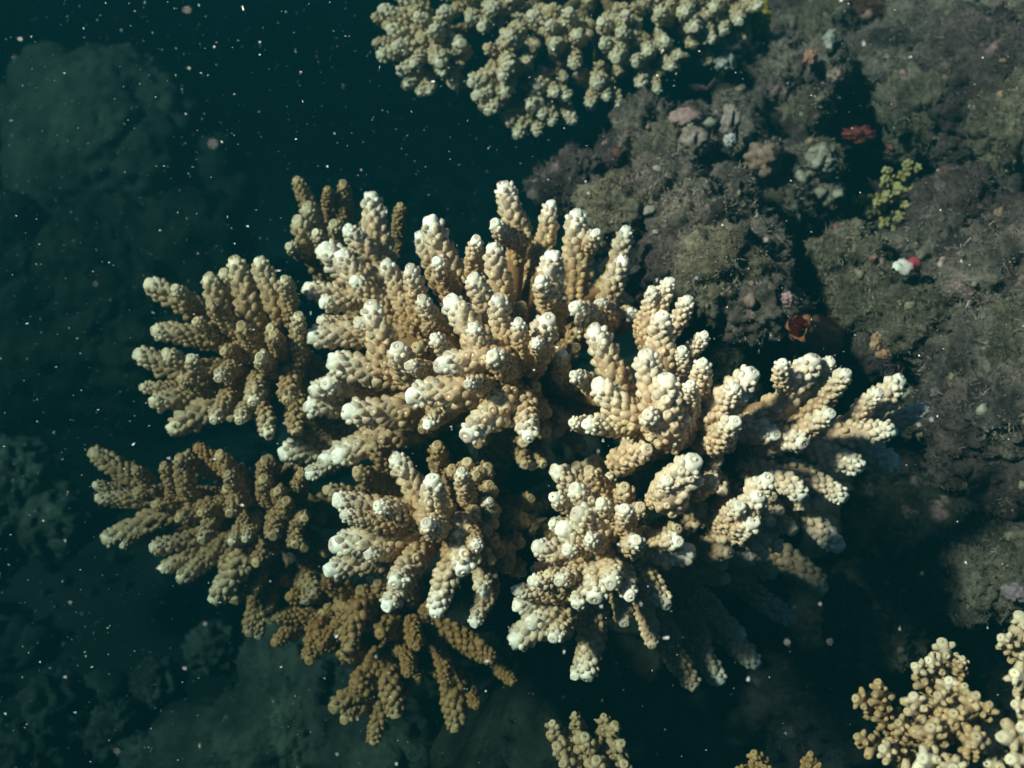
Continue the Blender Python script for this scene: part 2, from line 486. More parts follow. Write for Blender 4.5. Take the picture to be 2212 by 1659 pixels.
lobed('reef_rock', 'bare dark rock that carries the big cream coral', 'rock', 'rock_mass',
    [(1150, 1120, 230, 1.06), (1000, 1300, 200, 1.08), (1330, 1330, 230, 1.04), (1050, 1640, 120, 1.05), (1250, 1560, 170, 1.0), (1420, 1120, 200, 1.08), (1000, 1000, 170, 1.08)],
    (0.09, 0.075, 0.05), (0.035, 0.03, 0.022), 0.75, M_ROCK_FAR, freq=3.0)

def rubble():
    g = np.random.default_rng(12)
    n = 3600
    v, f = ico(1)
    x = g.uniform(-1.9, 0.9, n); y = g.uniform(0.55, 3.2, n)
    s = 0.006 + 0.034 * g.random(n) ** 3.5
    q = np.stack([x, y, np.zeros(n)], 1)
    near = np.exp(-((x) ** 2 + (y - 1.5) ** 2) / 30.0)
    z = 0.10 * fbm(q * 0.9, 4) + 0.035 * near * fbm(q * 4.2 + 5, 4) + 0.015 * near * fbm(q * 14.0, 3) + 0.14 * np.clip((y - 1.0) * 0.25, 0, 2.0) + 0.06
    keep = fbm(q * 2.3 + 8, 3) > -0.12
    q[:, 2] = z + s * 0.25
    q, s = q[keep], s[keep]; n = len(s)
    d = (1 + 0.30 * g.normal(size=(n, len(v), 1)).clip(-1.5, 1.5)) * (0.6 + 0.8 * g.random((n, 1, 3)))
    V = (q[:, None] + v[None] * d * s[:, None, None]).reshape(-1, 3)
    F = (np.arange(n)[:, None, None] * len(v) + f[None]).reshape(-1, 3)
    c = np.repeat((0.08 + 0.22 * g.random((n, 1)) ** 1.5) * np.array((1.0, 0.98, 0.8)), len(v), 0)
    ob = add_mesh('coral_rubble', V, None, F, M_ROCK_FAR, cols=c, origin=(0, 1.5, 0))
    tag(ob, 'broken coral rubble strewn over the dim sea floor', 'rubble', kind='stuff')
rubble()

# ------------------------------------------------------------------ branching corals
def bump_template(nseg, prof, wts):
    a = np.arange(nseg) * 2 * math.pi / nseg
    v = []
    for k, (r, h) in enumerate(prof):
        v += [(r * math.cos(t), r * math.sin(t), h) for t in a]
    v.append((0, 0, prof[-1][1] + 0.04))
    v = np.array(v)
    q = []
    for k in range(len(prof) - 1):
        for s in range(nseg):
            q.append((k * nseg + s, k * nseg + (s + 1) % nseg, (k + 1) * nseg + (s + 1) % nseg, (k + 1) * nseg + s))
    top = (len(prof) - 1) * nseg
    t = [(top + s, top + (s + 1) % nseg, len(v) - 1) for s in range(nseg)]
    ring = np.concatenate([np.repeat(np.arange(len(prof)), nseg), [len(prof)]])
    w = np.array(wts)[ring]                      # share of skin, side, cap and painted centre-glint colour on each ring
    var = [v * (1 + 0.18 * noise3(v * 1.3 + k * 7.7))[:, None] for k in range(48)]
    return dict(var=var, Q=np.array(q), T=np.array(t), lip=(v[:, 2] > 0.55), w=[w[:, i:i + 1] for i in range(4)], n=len(v))
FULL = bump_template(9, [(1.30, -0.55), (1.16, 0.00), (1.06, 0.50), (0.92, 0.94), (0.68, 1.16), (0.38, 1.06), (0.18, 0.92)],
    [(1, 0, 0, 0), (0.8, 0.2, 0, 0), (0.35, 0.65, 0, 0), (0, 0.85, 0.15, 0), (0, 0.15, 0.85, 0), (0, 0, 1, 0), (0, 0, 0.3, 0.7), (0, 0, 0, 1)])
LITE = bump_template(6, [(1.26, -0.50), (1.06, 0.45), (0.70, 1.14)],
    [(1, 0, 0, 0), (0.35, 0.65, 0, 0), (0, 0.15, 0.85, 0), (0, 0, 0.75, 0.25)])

STYLE = {
    'cream': dict(white=(0.90, 0.87, 0.74), side=(0.70, 0.50, 0.25), skin=(0.44, 0.245, 0.09), deep=(0.24, 0.11, 0.038), cap=(0.24, 0.085, 0.014), eye_glint=(0.84, 0.76, 0.56)),
    'pink':  dict(white=(0.86, 0.82, 0.70), side=(0.64, 0.45, 0.26), skin=(0.48, 0.27, 0.14), deep=(0.28, 0.14, 0.07), cap=(0.36, 0.20, 0.075), eye_glint=(0.80, 0.68, 0.50)),
    'brown': dict(white=(0.74, 0.66, 0.46), side=(0.46, 0.32, 0.15), skin=(0.32, 0.185, 0.075), deep=(0.19, 0.095, 0.035), cap=(0.17, 0.07, 0.018), eye_glint=(0.64, 0.52, 0.32)),
    'rust':  dict(white=(0.66, 0.52, 0.28), side=(0.42, 0.235, 0.08), skin=(0.30, 0.145, 0.045), deep=(0.18, 0.08, 0.022), cap=(0.28, 0.13, 0.035), eye_glint=(0.56, 0.40, 0.20)),
    'olive': dict(white=(0.62, 0.56, 0.42), side=(0.36, 0.245, 0.125), skin=(0.25, 0.15, 0.065), deep=(0.15, 0.085, 0.04), cap=(0.40, 0.29, 0.13), eye_glint=(0.62, 0.56, 0.38)),
    'fore':  dict(white=(0.64, 0.58, 0.42), side=(0.36, 0.245, 0.115), skin=(0.32, 0.185, 0.08), deep=(0.20, 0.10, 0.04), cap=(0.30, 0.17, 0.06), eye_glint=(0.74, 0.62, 0.40)),
    'yellow': dict(white=(0.46, 0.40, 0.20), side=(0.28, 0.21, 0.07), skin=(0.21, 0.15, 0.045), deep=(0.24, 0.17, 0.05), cap=(0.40, 0.32, 0.08), eye_glint=(0.56, 0.48, 0.2)),
}

def curve_points(pts, n=40):
    """smooth path through the points (centripetal Catmull-Rom), resampled evenly"""
    pts = np.asarray(pts, float)
    ext = np.vstack([2 * pts[0] - pts[1], pts, 2 * pts[-1] - pts[-2]])
    out = []
    for i in range(1, len(ext) - 2):
        p0, p1, p2, p3 = ext[i - 1:i + 3]
        t = np.linspace(0, 1, n, endpoint=False)[:, None]
        out.append(0.5 * ((2 * p1) + (-p0 + p2) * t + (2 * p0 - 5 * p1 + 4 * p2 - p3) * t ** 2 + (-p0 + 3 * p1 - 3 * p2 + p3) * t ** 3))
    out.append(pts[-1:])
    c = np.vstack(out)
    seg = np.linalg.norm(np.diff(c, axis=0), axis=1)
    s = np.concatenate([[0], np.cumsum(seg)])
    return c, s

def resample(c, s, step):
    n = max(int(s[-1] / step), 6)
    t = np.linspace(0, s[-1], n + 1)
    return np.stack([np.interp(t, s, c[:, k]) for k in range(3)], 1), t

def frames(c):
    T = unit_rows(np.gradient(c, axis=0))
    N = np.zeros_like(c)
    ref = np.cross(T[0], (0.3, 0.2, 0.9))
    n = unit(ref)
    for i in range(len(c)):
        n = unit(n - T[i] * np.dot(n, T[i]))
        N[i] = n
    return T, N, np.cross(T, N)

def build_branch(path, r, style, g, white=1.0, bump=0.24, cap=1.0, stem_len=None, elong=1.0, lean=1.15, gap=1.0):
    """path: points from hub to tip. r: outer radius. Returns core mesh data and bump transforms"""
    st = {k: np.asarray(v) for k, v in STYLE[style].items()}
    c, s = curve_points(path)
    # a little wobble so no branch is a straight rod
    wob = np.stack([noise3(np.stack([s / (r * 5), np.full_like(s, 3.1 * k), np.full_like(s, path[-1][0] * 31 + k)], 1)) for k in range(3)], 1)
    c = c + wob * r * 0.40 * np.clip((s[-1] - s) / (3 * r), 0, 1)[:, None]
    rc0 = r * (1 - bump * 0.82)
    c, t = resample(c, s, rc0 * 0.8)
    L = t[-1]
    T, N, B = frames(c)
    u = L - t                                     # distance from the tip
    taper = np.clip(0.66 + 0.34 * np.clip(u / (3.4 * r), 0, 1), 0, 1) * np.where(u > 5 * r, 1.0 + 0.10 * np.clip((u - 5 * r) / (6 * r), 0, 1), 1.0)
    dome = np.sqrt(np.clip(1 - np.clip(1 - u / (rc0 * 0.75), 0, 1) ** 2, 0, 1))
    rc = rc0 * taper * np.maximum(dome, 0.02)
    ns = 8
    a = np.arange(ns) * 2 * math.pi / ns
    ringv = c[:, None, :] + rc[:, None, None] * (np.cos(a)[None, :, None] * N[:, None, :] + np.sin(a)[None, :, None] * B[:, None, :])
    n = len(c)
    V = ringv.reshape(-1, 3)
    idx = np.arange(n * ns).reshape(n, ns)
    Q = np.stack([idx[:-1], np.roll(idx[:-1], -1, 1), np.roll(idx[1:], -1, 1), idx[1:]], -1).reshape(-1, 4)
    lump_n = fbm(V * (0.55 / r), 2) * r * 0.12
    V = V + lump_n[:, None] * unit_rows(V - np.repeat(c, ns, 0))
    wv = white * np.exp(-(u / (2.1 * r)) ** 1.2)
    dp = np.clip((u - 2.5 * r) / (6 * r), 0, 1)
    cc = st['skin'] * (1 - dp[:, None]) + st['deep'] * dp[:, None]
    cc = cc * (1 - wv[:, None] * 0.85) + st['white'] * wv[:, None] * 0.85
    C = np.repeat(cc, ns, 0)
    # bumps
    bumps = []
    br0 = r * bump
    pos, ang = r * 0.42, g.random() * 6.28
    lim = L if stem_len is None else stem_len
    while pos < min(L - r * 0.2, lim):
        k = np.interp(pos, u[::-1], np.arange(n)[::-1])
        k = min(max(float(k), 0.0), n - 1.001)
        i = int(k); fr = k - i
        ci = c[i] * (1 - fr) + c[i + 1] * fr
        Ti = unit(T[i] * (1 - fr) + T[i + 1] * fr); Ni = unit(N[i] * (1 - fr) + N[i + 1] * fr); Bi = np.cross(Ti, Ni)
        rcl = rc0 * (0.66 + 0.34 * min(pos / (3.4 * r), 1))
        if pos < rc0 * 0.75:
            rcl *= math.sqrt(max(1 - (1 - pos / (rc0 * 0.75)) ** 2, 0.1))
        far = min(max((pos - 4 * r) / (8 * r), 0), 1)
        br = br0 * (0.80 + 0.40 * g.random()) * (1 - 0.12 * far)
        br *= 0.66 + 0.34 * min(max(pos - 0.4 * r, 0) / (1.2 * r), 1.0)
        if g.random() < 0.05: br *= 1.35
        cen = ci
        nr = math.cos(ang) * Ni + math.sin(ang) * Bi
        ln = lean * (0.75 + 0.5 * g.random()) * (0.6 + 0.4 * min(pos / (1.2 * r), 1))
        ax = unit(nr + Ti * ln + g.normal(size=3) * 0.10)
        p = cen + nr * rcl * 0.92
        w = white * math.exp(-(pos / (2.1 * r)) ** 1.2) * (0.7 + 0.5 * g.random())
        h = elong * (0.85 + 0.5 * g.random()) * (1 - 0.35 * far)
        bumps.append((p, ax, br, h, min(w, 1.0), far, nr, pos))
        area = (2.46 * br * gap) ** 2 * 0.90
        pos += area / (2 * math.pi * max(rcl, r * 0.35)) 
        ang += 2.39996 + g.normal() * 0.10
    # axial corallite at the tip
    tipb = (c[-1] - T[-1] * rc0 * 0.66, T[-1], rc0 * 0.56, 0.92, white, 0.0, T[-1], 0.0)
    return dict(V=V, Q=Q, C=C, bumps=bumps, tip=tipb, st=st, cap=cap, base=c[0])

def bump_mesh(b, st, cap, g, axial=False, tp=FULL):
    p, ax, br, h, w, far, nr, pos = b
    ref = np.array((0, 0, 1.0)) if abs(ax[2]) < 0.9 else np.array((1.0, 0, 0))
    x = unit(np.cross(ref, ax)); y = np.cross(ax, x)
    a = g.random() * 6.28
    x, y = x * math.cos(a) + y * math.sin(a), y * math.cos(a) - x * math.sin(a)
    s = tp['var'][int(g.integers(48))].copy()
    s[:, 0] *= 0.92 + 0.16 * g.random()
    s[:, 2] *= h
    # the lip stands higher on one side, like a small tilted cup
    s[:, 2] += 0.16 * s[:, 0] * tp['lip']
    v = p + br * (s[:, :1] * x + s[:, 1:2] * y + s[:, 2:] * ax)
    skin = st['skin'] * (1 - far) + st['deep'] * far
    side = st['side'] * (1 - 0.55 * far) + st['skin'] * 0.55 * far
    side = side * (1 - w) + st['white'] * w
    skin = skin * (1 - w * 0.8) + st['white'] * w * 0.8
    k = cap * (1 - 0.35 * w) * (0.75 + 0.25 * g.random())
    if axial: k = cap * 0.75 * g.random() ** 0.7
    capc = side * (1 - k) + st['cap'] * k
    eye_glint = side * (1 - cap) + st['eye_glint'] * cap
    tint = 1 + 0.06 * g.normal()
    w_ = tp['w']
    col = (w_[0] * skin + w_[1] * side + w_[2] * capc + w_[3] * eye_glint) * tint
    return v, np.clip(col, 0, 0.92)

def dome_depth(px, py, cl):
    hx, hy, hd, rad, front = cl['hub'][0], cl['hub'][1], cl['hub'][2], cl['rad'], cl['front']
    q = min(math.hypot(px - hx, py - hy) / rad, 1.25)
    return front + (hd - front) * 0.86 * q ** 2.0

def coral_colony(name, label, cat, base, clusters, mat, group=None, singles=300, filler=True):
    root = empty(name, base, label, cat, group)
    g = np.random.default_rng(int(abs(base[0]) * 1e4) + len(clusters) * 17 + 5)
    done = []
    for cl in clusters:
        hx, hy, hd = cl['hub']
        hub = P(hx, hy, hd)
        def one(tx, ty, bx, by, r, off=0.0, style=None, white=None, gap=1.0):
            td = dome_depth(tx, ty, cl) + off
            L2 = math.hypot(tx - bx, ty - by)
            want = max(cl.get('len', 190), L2 * 1.08)
            dd = math.sqrt(max(want ** 2 - L2 ** 2, (0.25 * want) ** 2)) * mpp(td)
            bd = min(td + dd, max(hd - 0.01, td + 0.02))
            tip = P(tx, ty, td); bs = P(bx, by, bd)
            mid = bs * 0.62 + hub * 0.38
            path = [hub, mid, bs, bs * 0.45 + tip * 0.55 + g.normal(size=3) * r * mpp(td) * 0.10, tip]
            rr = r * mpp(td) * cl.get('fat', 0.92)
            return build_branch(path, rr, style or cl['style'], g, cl.get('white', 1.0) if white is None else white,
                                bump=cl.get('bump', 0.225), cap=cl.get('cap', 1.0), elong=cl.get('elong', 1.0), lean=cl.get('lean', 1.15),
                                gap=cl.get('gap', 1.0) * gap,
                                stem_len=np.linalg.norm(tip - bs) * 1.1 + rr * 1.2)
        for e in cl['br']:
            kw = e[5] if len(e) > 5 else {}
            done.append(one(*e[:5], **kw))
        for (ex, ey, er) in cl.get('fill', ()):
            done.append(one(ex, ey, ex * 0.6 + hx * 0.4, ey * 0.6 + hy * 0.4, er, off=cl.get('fill_off', 0.07), style=cl.get('fill_style', 'brown'), white=0.1 + 0.3 * g.random(), gap=1.2))
        # stem that carries the cluster
        stem = build_branch([base, base * 0.5 + hub * 0.5 + np.array((0, 0, 0.0)), hub], cl.get('stem', 44) * mpp(hd), cl['style'], g, 0.0, bump=0.20, cap=0.3, gap=1.35)
        stem['is_stem'] = True
        done.append(stem)
    # the corallites that show largest become objects of their own
    cand = []
    for bi, d in enumerate(done):
        if d.get('is_stem'): continue
        for j, b in enumerate(d['bumps']):
            v = CAM_LOC - b[0]
            dist = np.linalg.norm(v)
            f = float(np.dot(b[1], v / dist))
            if f > 0.25 and b[7] < 9 * b[2] / 0.3:
                cand.append((b[2] / dist * f, bi, j))
    cand.sort(reverse=True)
    pick = {(bi, j) for _, bi, j in cand[:singles]}
    for bi, d in enumerate(done):
        ob = add_mesh('stem' if d.get('is_stem') else 'branch', d['V'], d['Q'], None, mat, root, cols=d['C'], origin=d['base'])
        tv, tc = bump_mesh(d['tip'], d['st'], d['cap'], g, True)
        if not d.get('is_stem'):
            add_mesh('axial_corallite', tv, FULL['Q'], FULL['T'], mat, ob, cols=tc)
        VV, CC = [], []
        for j, b in enumerate(d['bumps']):
            if (bi, j) in pick:
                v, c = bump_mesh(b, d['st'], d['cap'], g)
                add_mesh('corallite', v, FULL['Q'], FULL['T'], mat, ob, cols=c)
            elif np.dot(b[6], unit(CAM_LOC - b[0])) > -0.15:      # the far side of a branch, hidden by the branch itself, stays plain
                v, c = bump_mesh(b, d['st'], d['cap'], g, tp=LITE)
                VV.append(v); CC.append(c)
        if VV:
            m = len(VV)
            off = (np.arange(m) * LITE['n'])[:, None, None]
            co = add_mesh('corallite_cover', np.vstack(VV), (LITE['Q'][None] + off).reshape(-1, 4), (LITE['T'][None] + off).reshape(-1, 3), mat, ob, cols=np.vstack(CC), origin=d['base'])
            tag(co, kind='stuff')
    return root

SH = dict(white=0.55)
A = dict(hub=(1080, 830, 0.70), rad=430, front=0.545, style='cream', len=160, white=1.0, br=[
    (800, 412, 860, 640, 37), (745, 488, 830, 590, 33), (688, 528, 810, 620, 46, dict(off=-0.02)), (732, 540, 820, 640, 34, dict(off=-0.01)),
    (925, 466, 990, 620, 40), (905, 500, 960, 620, 30, dict(off=0.03)), (1085, 392, 1140, 570, 35), (1068, 478, 1120, 530, 28), (1192, 432, 1165, 580, 27),
    (1245, 452, 1242, 620, 36), (1290, 500, 1250, 570, 24), (1355, 488, 1320, 610, 31, dict(off=0.04)), (1352, 552, 1305, 680, 33),
    (1195, 540, 1192, 690, 39), (1030, 512, 1028, 610, 25), (1062, 525, 1095, 660, 32), (942, 560, 975, 640, 27, dict(off=0.02)),
    (884, 572, 910, 690, 30), (1020, 592, 1065, 700, 34), (1075, 636, 1095, 760, 34), (968, 640, 1060, 780, 43), (1165, 600, 1195, 670, 30),
    (1187, 682, 1150, 780, 39), (1160, 740, 1165, 770, 22), (1235, 662, 1310, 690, 32), (1292, 655, 1330, 690, 26), (1365, 680, 1345, 700, 26),
    (1278, 700, 1335, 850, 41), (652, 620, 800, 650, 33), (690, 655, 800, 650, 30), (685, 690, 810, 705, 22, dict(off=0.02)), (660, 728, 820, 722, 38),
    (800, 650, 850, 790, 40), (858, 745, 890, 820, 37), (770, 690, 840, 760, 27), (705, 778, 870, 810, 47), (668, 850, 790, 830, 38), (655, 878, 780, 880, 34),
    (700, 830, 800, 840, 34), (738, 888, 880, 890, 45), (940, 790, 1080, 770, 41), (1062, 768, 1100, 800, 33), (875, 858, 1020, 850, 43), (1008, 830, 1060, 830, 24),
    (600, 985, 820, 930, 40), (690, 1000, 800, 950, 38), (662, 1030, 760, 980, 26), (718, 990, 880, 935, 40), (1002, 945, 1090, 860, 44), (1142, 950, 1130, 860, 34),
    (1150, 1010, 1140, 950, 24, dict(off=0.05)), (935, 725, 990, 800, 26), (910, 640, 960, 740, 26, dict(off=0.02)), (1120, 690, 1130, 780, 26), (830, 560, 900, 700, 30, dict(off=0.02)), (1215, 760, 1220, 830, 26, dict(off=0.03)),
    (1020, 700, 1070, 800, 28), (760, 600, 860, 680, 30, dict(off=0.02)), (880, 790, 960, 810, 24), (920, 920, 980, 880, 26, dict(off=0.03)), (960, 880, 1040, 860, 24, dict(off=0.03)),
])
C = dict(hub=(970, 1130, 0.68), rad=330, front=0.535, style='cream', len=150, white=1.0, br=[
    (848, 982, 920, 1110, 34), (936, 1028, 935, 1130, 40), (995, 1014, 1015, 1090, 25, dict(off=0.02)), (718, 1078, 900, 1115, 36), (735, 1110, 860, 1130, 26), (810, 1092, 900, 1120, 30),
    (712, 1178, 940, 1140, 45), (700, 1236, 830, 1210, 38), (790, 1200, 880, 1180, 26, dict(off=0.03)), (1000, 1240, 995, 1150, 42), (940, 1335, 985, 1200, 37), (832, 1315, 880, 1230, 34),
    (1022, 1352, 1060, 1260, 26, dict(off=0.03)), (850, 1265, 900, 1200, 36, dict(off=0.02)), (920, 1128, 950, 1140, 32), (1030, 1180, 1020, 1150, 22), (1110, 1120, 1080, 1120, 34, dict(off=0.06, white=0.2, style='brown')),
    (1050, 1290, 1030, 1200, 26, dict(off=0.05)), (770, 1150, 900, 1140, 26, dict(off=0.04)), (1060, 1080, 1020, 1110, 20, dict(off=0.04)),
])
B = dict(hub=(1500, 970, 0.68), rad=640, front=0.525, style='pink', len=150, white=0.8, cap=0.5, bump=0.225, br=[
    (1432, 676, 1435, 800, 38), (1395, 756, 1425, 890, 42), (1440, 806, 1440, 930, 46), (1518, 778, 1505, 870, 30), (1492, 826, 1490, 900, 26), (1475, 750, 1470, 850, 27, dict(off=0.02)),
    (1285, 822, 1390, 910, 42, dict(style='cream')), (1236, 808, 1300, 850, 25, dict(style='cream')), (1262, 915, 1380, 920, 32, dict(style='cream')), (1234, 912, 1290, 920, 22, dict(style='cream')), (1398, 895, 1425, 935, 34),
    (1632, 800, 1550, 900, 44), (1590, 830, 1540, 900, 30), (1592, 908, 1550, 955, 34), (1765, 768, 1690, 870, 42), (1690, 780, 1700, 860, 28), (1800, 775, 1720, 860, 25), (1832, 800, 1765, 880, 28, dict(off=0.03)),
    (1952, 812, 1830, 930, 40), (1905, 845, 1830, 920, 26), (1938, 928, 1800, 940, 36), (2008, 880, 1880, 940, 28, dict(off=0.01)), (1945, 1000, 1810, 970, 42, dict(off=0.03)), (1800, 890, 1710, 940, 30),
    (1505, 990, 1440, 1070, 50), (1445, 1035, 1420, 1080, 30), (1662, 1028, 1590, 1130, 38), (1645, 1068, 1585, 1130, 38), (1630, 1122, 1570, 1140, 40), (1600, 1090, 1560, 1130, 30), (1402, 970, 1340, 1000, 34, dict(off=0.01, white=0.3)),
    (1350, 960, 1380, 960, 28, dict(off=0.02, white=0.2)), (1870, 1010, 1740, 960, 38, dict(off=0.02)), (1740, 960, 1650, 930, 36, dict(off=0.02)), (1680, 940, 1600, 920, 34, dict(off=0.03)), (1480, 900, 1480, 940, 30, dict(off=0.02)),
    (1820, 1190, 1690, 1080, 38, dict(off=0.03)), (1740, 1080, 1640, 1010, 34, dict(off=0.02)), (1830, 1080, 1700, 1010, 32, dict(off=0.02)), (1560, 870, 1530, 930, 28, dict(off=0.02)),
    (1450, 600, 1400, 730, 28, dict(off=0.02)), (1490, 640, 1430, 740, 28, dict(off=0.02)), (1525, 720, 1470, 800, 24, dict(off=0.02)), (1410, 620, 1390, 720, 26, dict(off=0.02)), (1850, 930, 1740, 950, 30, dict(off=0.03)),
    (1545, 1040, 1500, 1060, 28, dict(off=0.01, white=0.2)),
])
D = dict(hub=(1330, 1200, 0.66), rad=330, front=0.515, style='cream', len=140, white=0.85, cap=0.8, bump=0.225, br=[
    (1190, 1012, 1280, 1090, 36), (1192, 1072, 1270, 1110, 30), (1238, 1050, 1300, 1110, 34), (1240, 1108, 1320, 1140, 44), (1296, 1082, 1330, 1140, 29), (1350, 1096, 1350, 1150, 30), (1205, 1140, 1300, 1160, 42),
    (1150, 1178, 1270, 1195, 36), (1220, 1190, 1300, 1190, 30), (1272, 1165, 1300, 1180, 26), (1376, 1165, 1360, 1190, 30), (1502, 1190, 1390, 1180, 46), (1470, 1170, 1400, 1170, 30), (1285, 1300, 1300, 1210, 44), (1242, 1312, 1280, 1240, 30),
    (1318, 1265, 1320, 1220, 34), (1362, 1292, 1340, 1230, 32), (1205, 1258, 1280, 1240, 28), (1142, 1255, 1250, 1250, 30), (1108, 1275, 1230, 1280, 28), (1100, 1392, 1230, 1310, 46), (1140, 1350, 1230, 1310, 36), (1192, 1382, 1230, 1330, 30),
    (1108, 1310, 1220, 1290, 30), (1268, 1472, 1285, 1330, 36, dict(off=0.0)), (1240, 1465, 1270, 1390, 24), (1445, 1312, 1390, 1230, 33, dict(white=0.5)), (1505, 1490, 1420, 1350, 32, dict(off=0.02, white=0.3)), (1535, 1112, 1450, 1140, 36, dict(style='pink', white=0.2, off=0.03)),
    (1632, 1212, 1520, 1180, 27, dict(style='pink', off=0.02)), (1580, 1195, 1500, 1180, 34, dict(style='pink', white=0.2, off=0.01)), (1180, 1240, 1240, 1250, 24, dict(off=0.01, white=0.3)), (1350, 1050, 1350, 1120, 32, dict(white=0.3, off=0.03)), (1270, 1010, 1320, 1090, 30, dict(white=0.3, off=0.01)),
    (1785, 1282, 1640, 1190, 38, dict(style='pink', white=0.3, off=0.02)), (1720, 1340, 1590, 1260, 30, dict(style='pink', off=0.02)), (1640, 1442, 1530, 1310, 34, dict(style='pink', off=0.02)), (1560, 1482, 1480, 1320, 34, dict(style='pink', off=0.02)), (1680, 1240, 1560, 1190, 34, dict(style='pink', white=0.2, off=0.02)), (1610, 1380, 1520, 1290, 26, dict(style='pink', off=0.02)),
    (1350, 1350, 1340, 1270, 28, dict(off=0.02, white=0.5)), (1410, 1400, 1380, 1290, 28, dict(off=0.02, white=0.2, style='pink')), (1190, 1130, 1260, 1150, 22),
])
E = dict(hub=(640, 770, 0.80), rad=400, front=0.665, style='brown', len=135, white=1.0, bump=0.225, br=[
    (312, 608, 480, 700, 35), (375, 618, 430, 680, 25), (325, 715, 510, 745, 30), (448, 590, 490, 700, 31), (482, 582, 510, 680, 26, dict(off=0.01)), (505, 553, 550, 700, 34), (558, 553, 610, 680, 31), (615, 598, 630, 690, 23),
    (288, 762, 430, 805, 33), (352, 758, 440, 800, 28), (412, 768, 440, 840, 26), (300, 836, 420, 845, 21), (322, 872, 430, 850, 30), (362, 935, 500, 860, 37), (460, 912, 500, 840, 26), (545, 872, 560, 820, 28), (515, 912, 560, 850, 24),
    (582, 945, 560, 870, 27), (560, 770, 590, 800, 27), (645, 676, 650, 770, 24), (470, 820, 520, 780, 26), (450, 650, 520, 720, 24, dict(white=0.3)), (420, 690, 500, 730, 24, dict(white=0.4)), (520, 700, 560, 760, 28, dict(white=0.3)), (620, 870, 630, 800, 30, dict(white=0.2)),
    (385, 820, 470, 810, 24, dict(white=0.4)), (640, 940, 640, 850, 26, dict(white=0.2)), (590, 720, 610, 770, 24, dict(white=0.2)), (480, 760, 540, 760, 24, dict(white=0.2)),
])
I = dict(hub=(760, 640, 0.86), rad=300, front=0.74, style='brown', len=150, white=0.8, bump=0.225, br=[
    (638, 382, 680, 470, 23, dict(white=0.2)), (662, 438, 710, 540, 30), (742, 392, 745, 500, 23, dict(white=0.1)), (708, 405, 715, 480, 17, dict(white=0.1)), (640, 468, 690, 570, 33), (865, 440, 860, 540, 19, dict(white=0.1)), (622, 532, 680, 560, 24), (720, 480, 740, 560, 26), (680, 500, 720, 580, 24), (790, 470, 790, 560, 24, dict(white=0.1)),
])
F = dict(hub=(590, 1090, 0.82), rad=400, front=0.70, style='brown', len=135, white=0.85, bump=0.225, br=[
    (192, 972, 350, 1070, 31, dict(white=0.35)), (203, 1076, 350, 1075, 23), (200, 1046, 300, 1060, 19), (290, 1010, 340, 1070, 22, dict(white=0.2)), (352, 1000, 390, 1080, 22, dict(white=0.2)), (386, 982, 420, 1080, 26, dict(white=0.2)), (218, 1168, 390, 1110, 33), (262, 1180, 330, 1150, 16),
    (322, 1186, 430, 1160, 28), (345, 1232, 440, 1180, 27), (383, 1256, 470, 1190, 27), (458, 1306, 550, 1180, 37), (470, 975, 530, 1060, 28, dict(white=0.15)), (490, 1020, 540, 1080, 24, dict(white=0.3)), (572, 990, 570, 1080, 23, dict(white=0.1)), (495, 1112, 520, 1060, 24, dict(white=0.3)),
    (434, 1172, 480, 1090, 24, dict(white=0.4)), (528, 1168, 560, 1110, 20), (497, 1176, 540, 1110, 18), (620, 1080, 620, 1110, 26, dict(white=0.1)), (420, 960, 540, 1060, 22, dict(white=0.0, style='rust')), (650, 1020, 640, 1080, 24, dict(white=0.1)), (590, 1160, 600, 1110, 28, dict(white=0.1)), (640, 1180, 630, 1120, 28, dict(white=0.1)),
    (430, 1110, 500, 1090, 22, dict(white=0.1)), (380, 1120, 470, 1090, 26, dict(white=0.1)), (660, 1120, 640, 1110, 24, dict(white=0.2)), (570, 1030, 580, 1080, 26, dict(white=0.2)), (600, 1060, 610, 1090, 24, dict(white=0.1)), (550, 1220, 600, 1160, 26, dict(white=0.1)),
    (330, 1090, 420, 1090, 24, dict(white=0.1)), (290, 1060, 380, 1080, 24, dict(white=0.1)),
])
G = dict(hub=(880, 1390, 0.84), rad=420, front=0.715, style='rust', len=120, white=0.5, bump=0.225, br=[
    (528, 1332, 680, 1300, 30, dict(white=0.1)), (585, 1332, 690, 1330, 24), (588, 1392, 660, 1340, 26, dict(white=0.1)), (668, 1432, 690, 1350, 27, dict(white=0.1)), (755, 1412, 780, 1310, 33, dict(white=0.3)), (714, 1535, 800, 1480, 34), (740, 1560, 800, 1500, 28), (806, 1612, 830, 1510, 26),
    (858, 1555, 835, 1450, 34), (985, 1585, 975, 1450, 34), (1030, 1530, 1010, 1470, 20, dict(white=0.0)), (1072, 1430, 960, 1360, 30, dict(white=0.0)), (900, 1400, 890, 1350, 24, dict(white=0.0)), (552, 1245, 660, 1240, 24), (620, 1290, 700, 1280, 28, dict(white=0.1)), (690, 1250, 760, 1290, 32, dict(white=0.1)),
    (640, 1200, 740, 1270, 30, dict(white=0.1)), (720, 1350, 780, 1340, 26, dict(white=0.1)), (960, 1480, 950, 1410, 22, dict(white=0.0)), (690, 1400, 740, 1350, 24, dict(white=0.0)), (1110, 1480, 1060, 1420, 20, dict(white=0.0)), (760, 1480, 820, 1430, 34, dict(white=0.0)), (820, 1370, 850, 1350, 30, dict(white=0.0)),
    (880, 1460, 880, 1410, 20, dict(white=0.0)), (600, 1250, 680, 1260, 28, dict(white=0.0)),
])
_rf = random.Random(5)
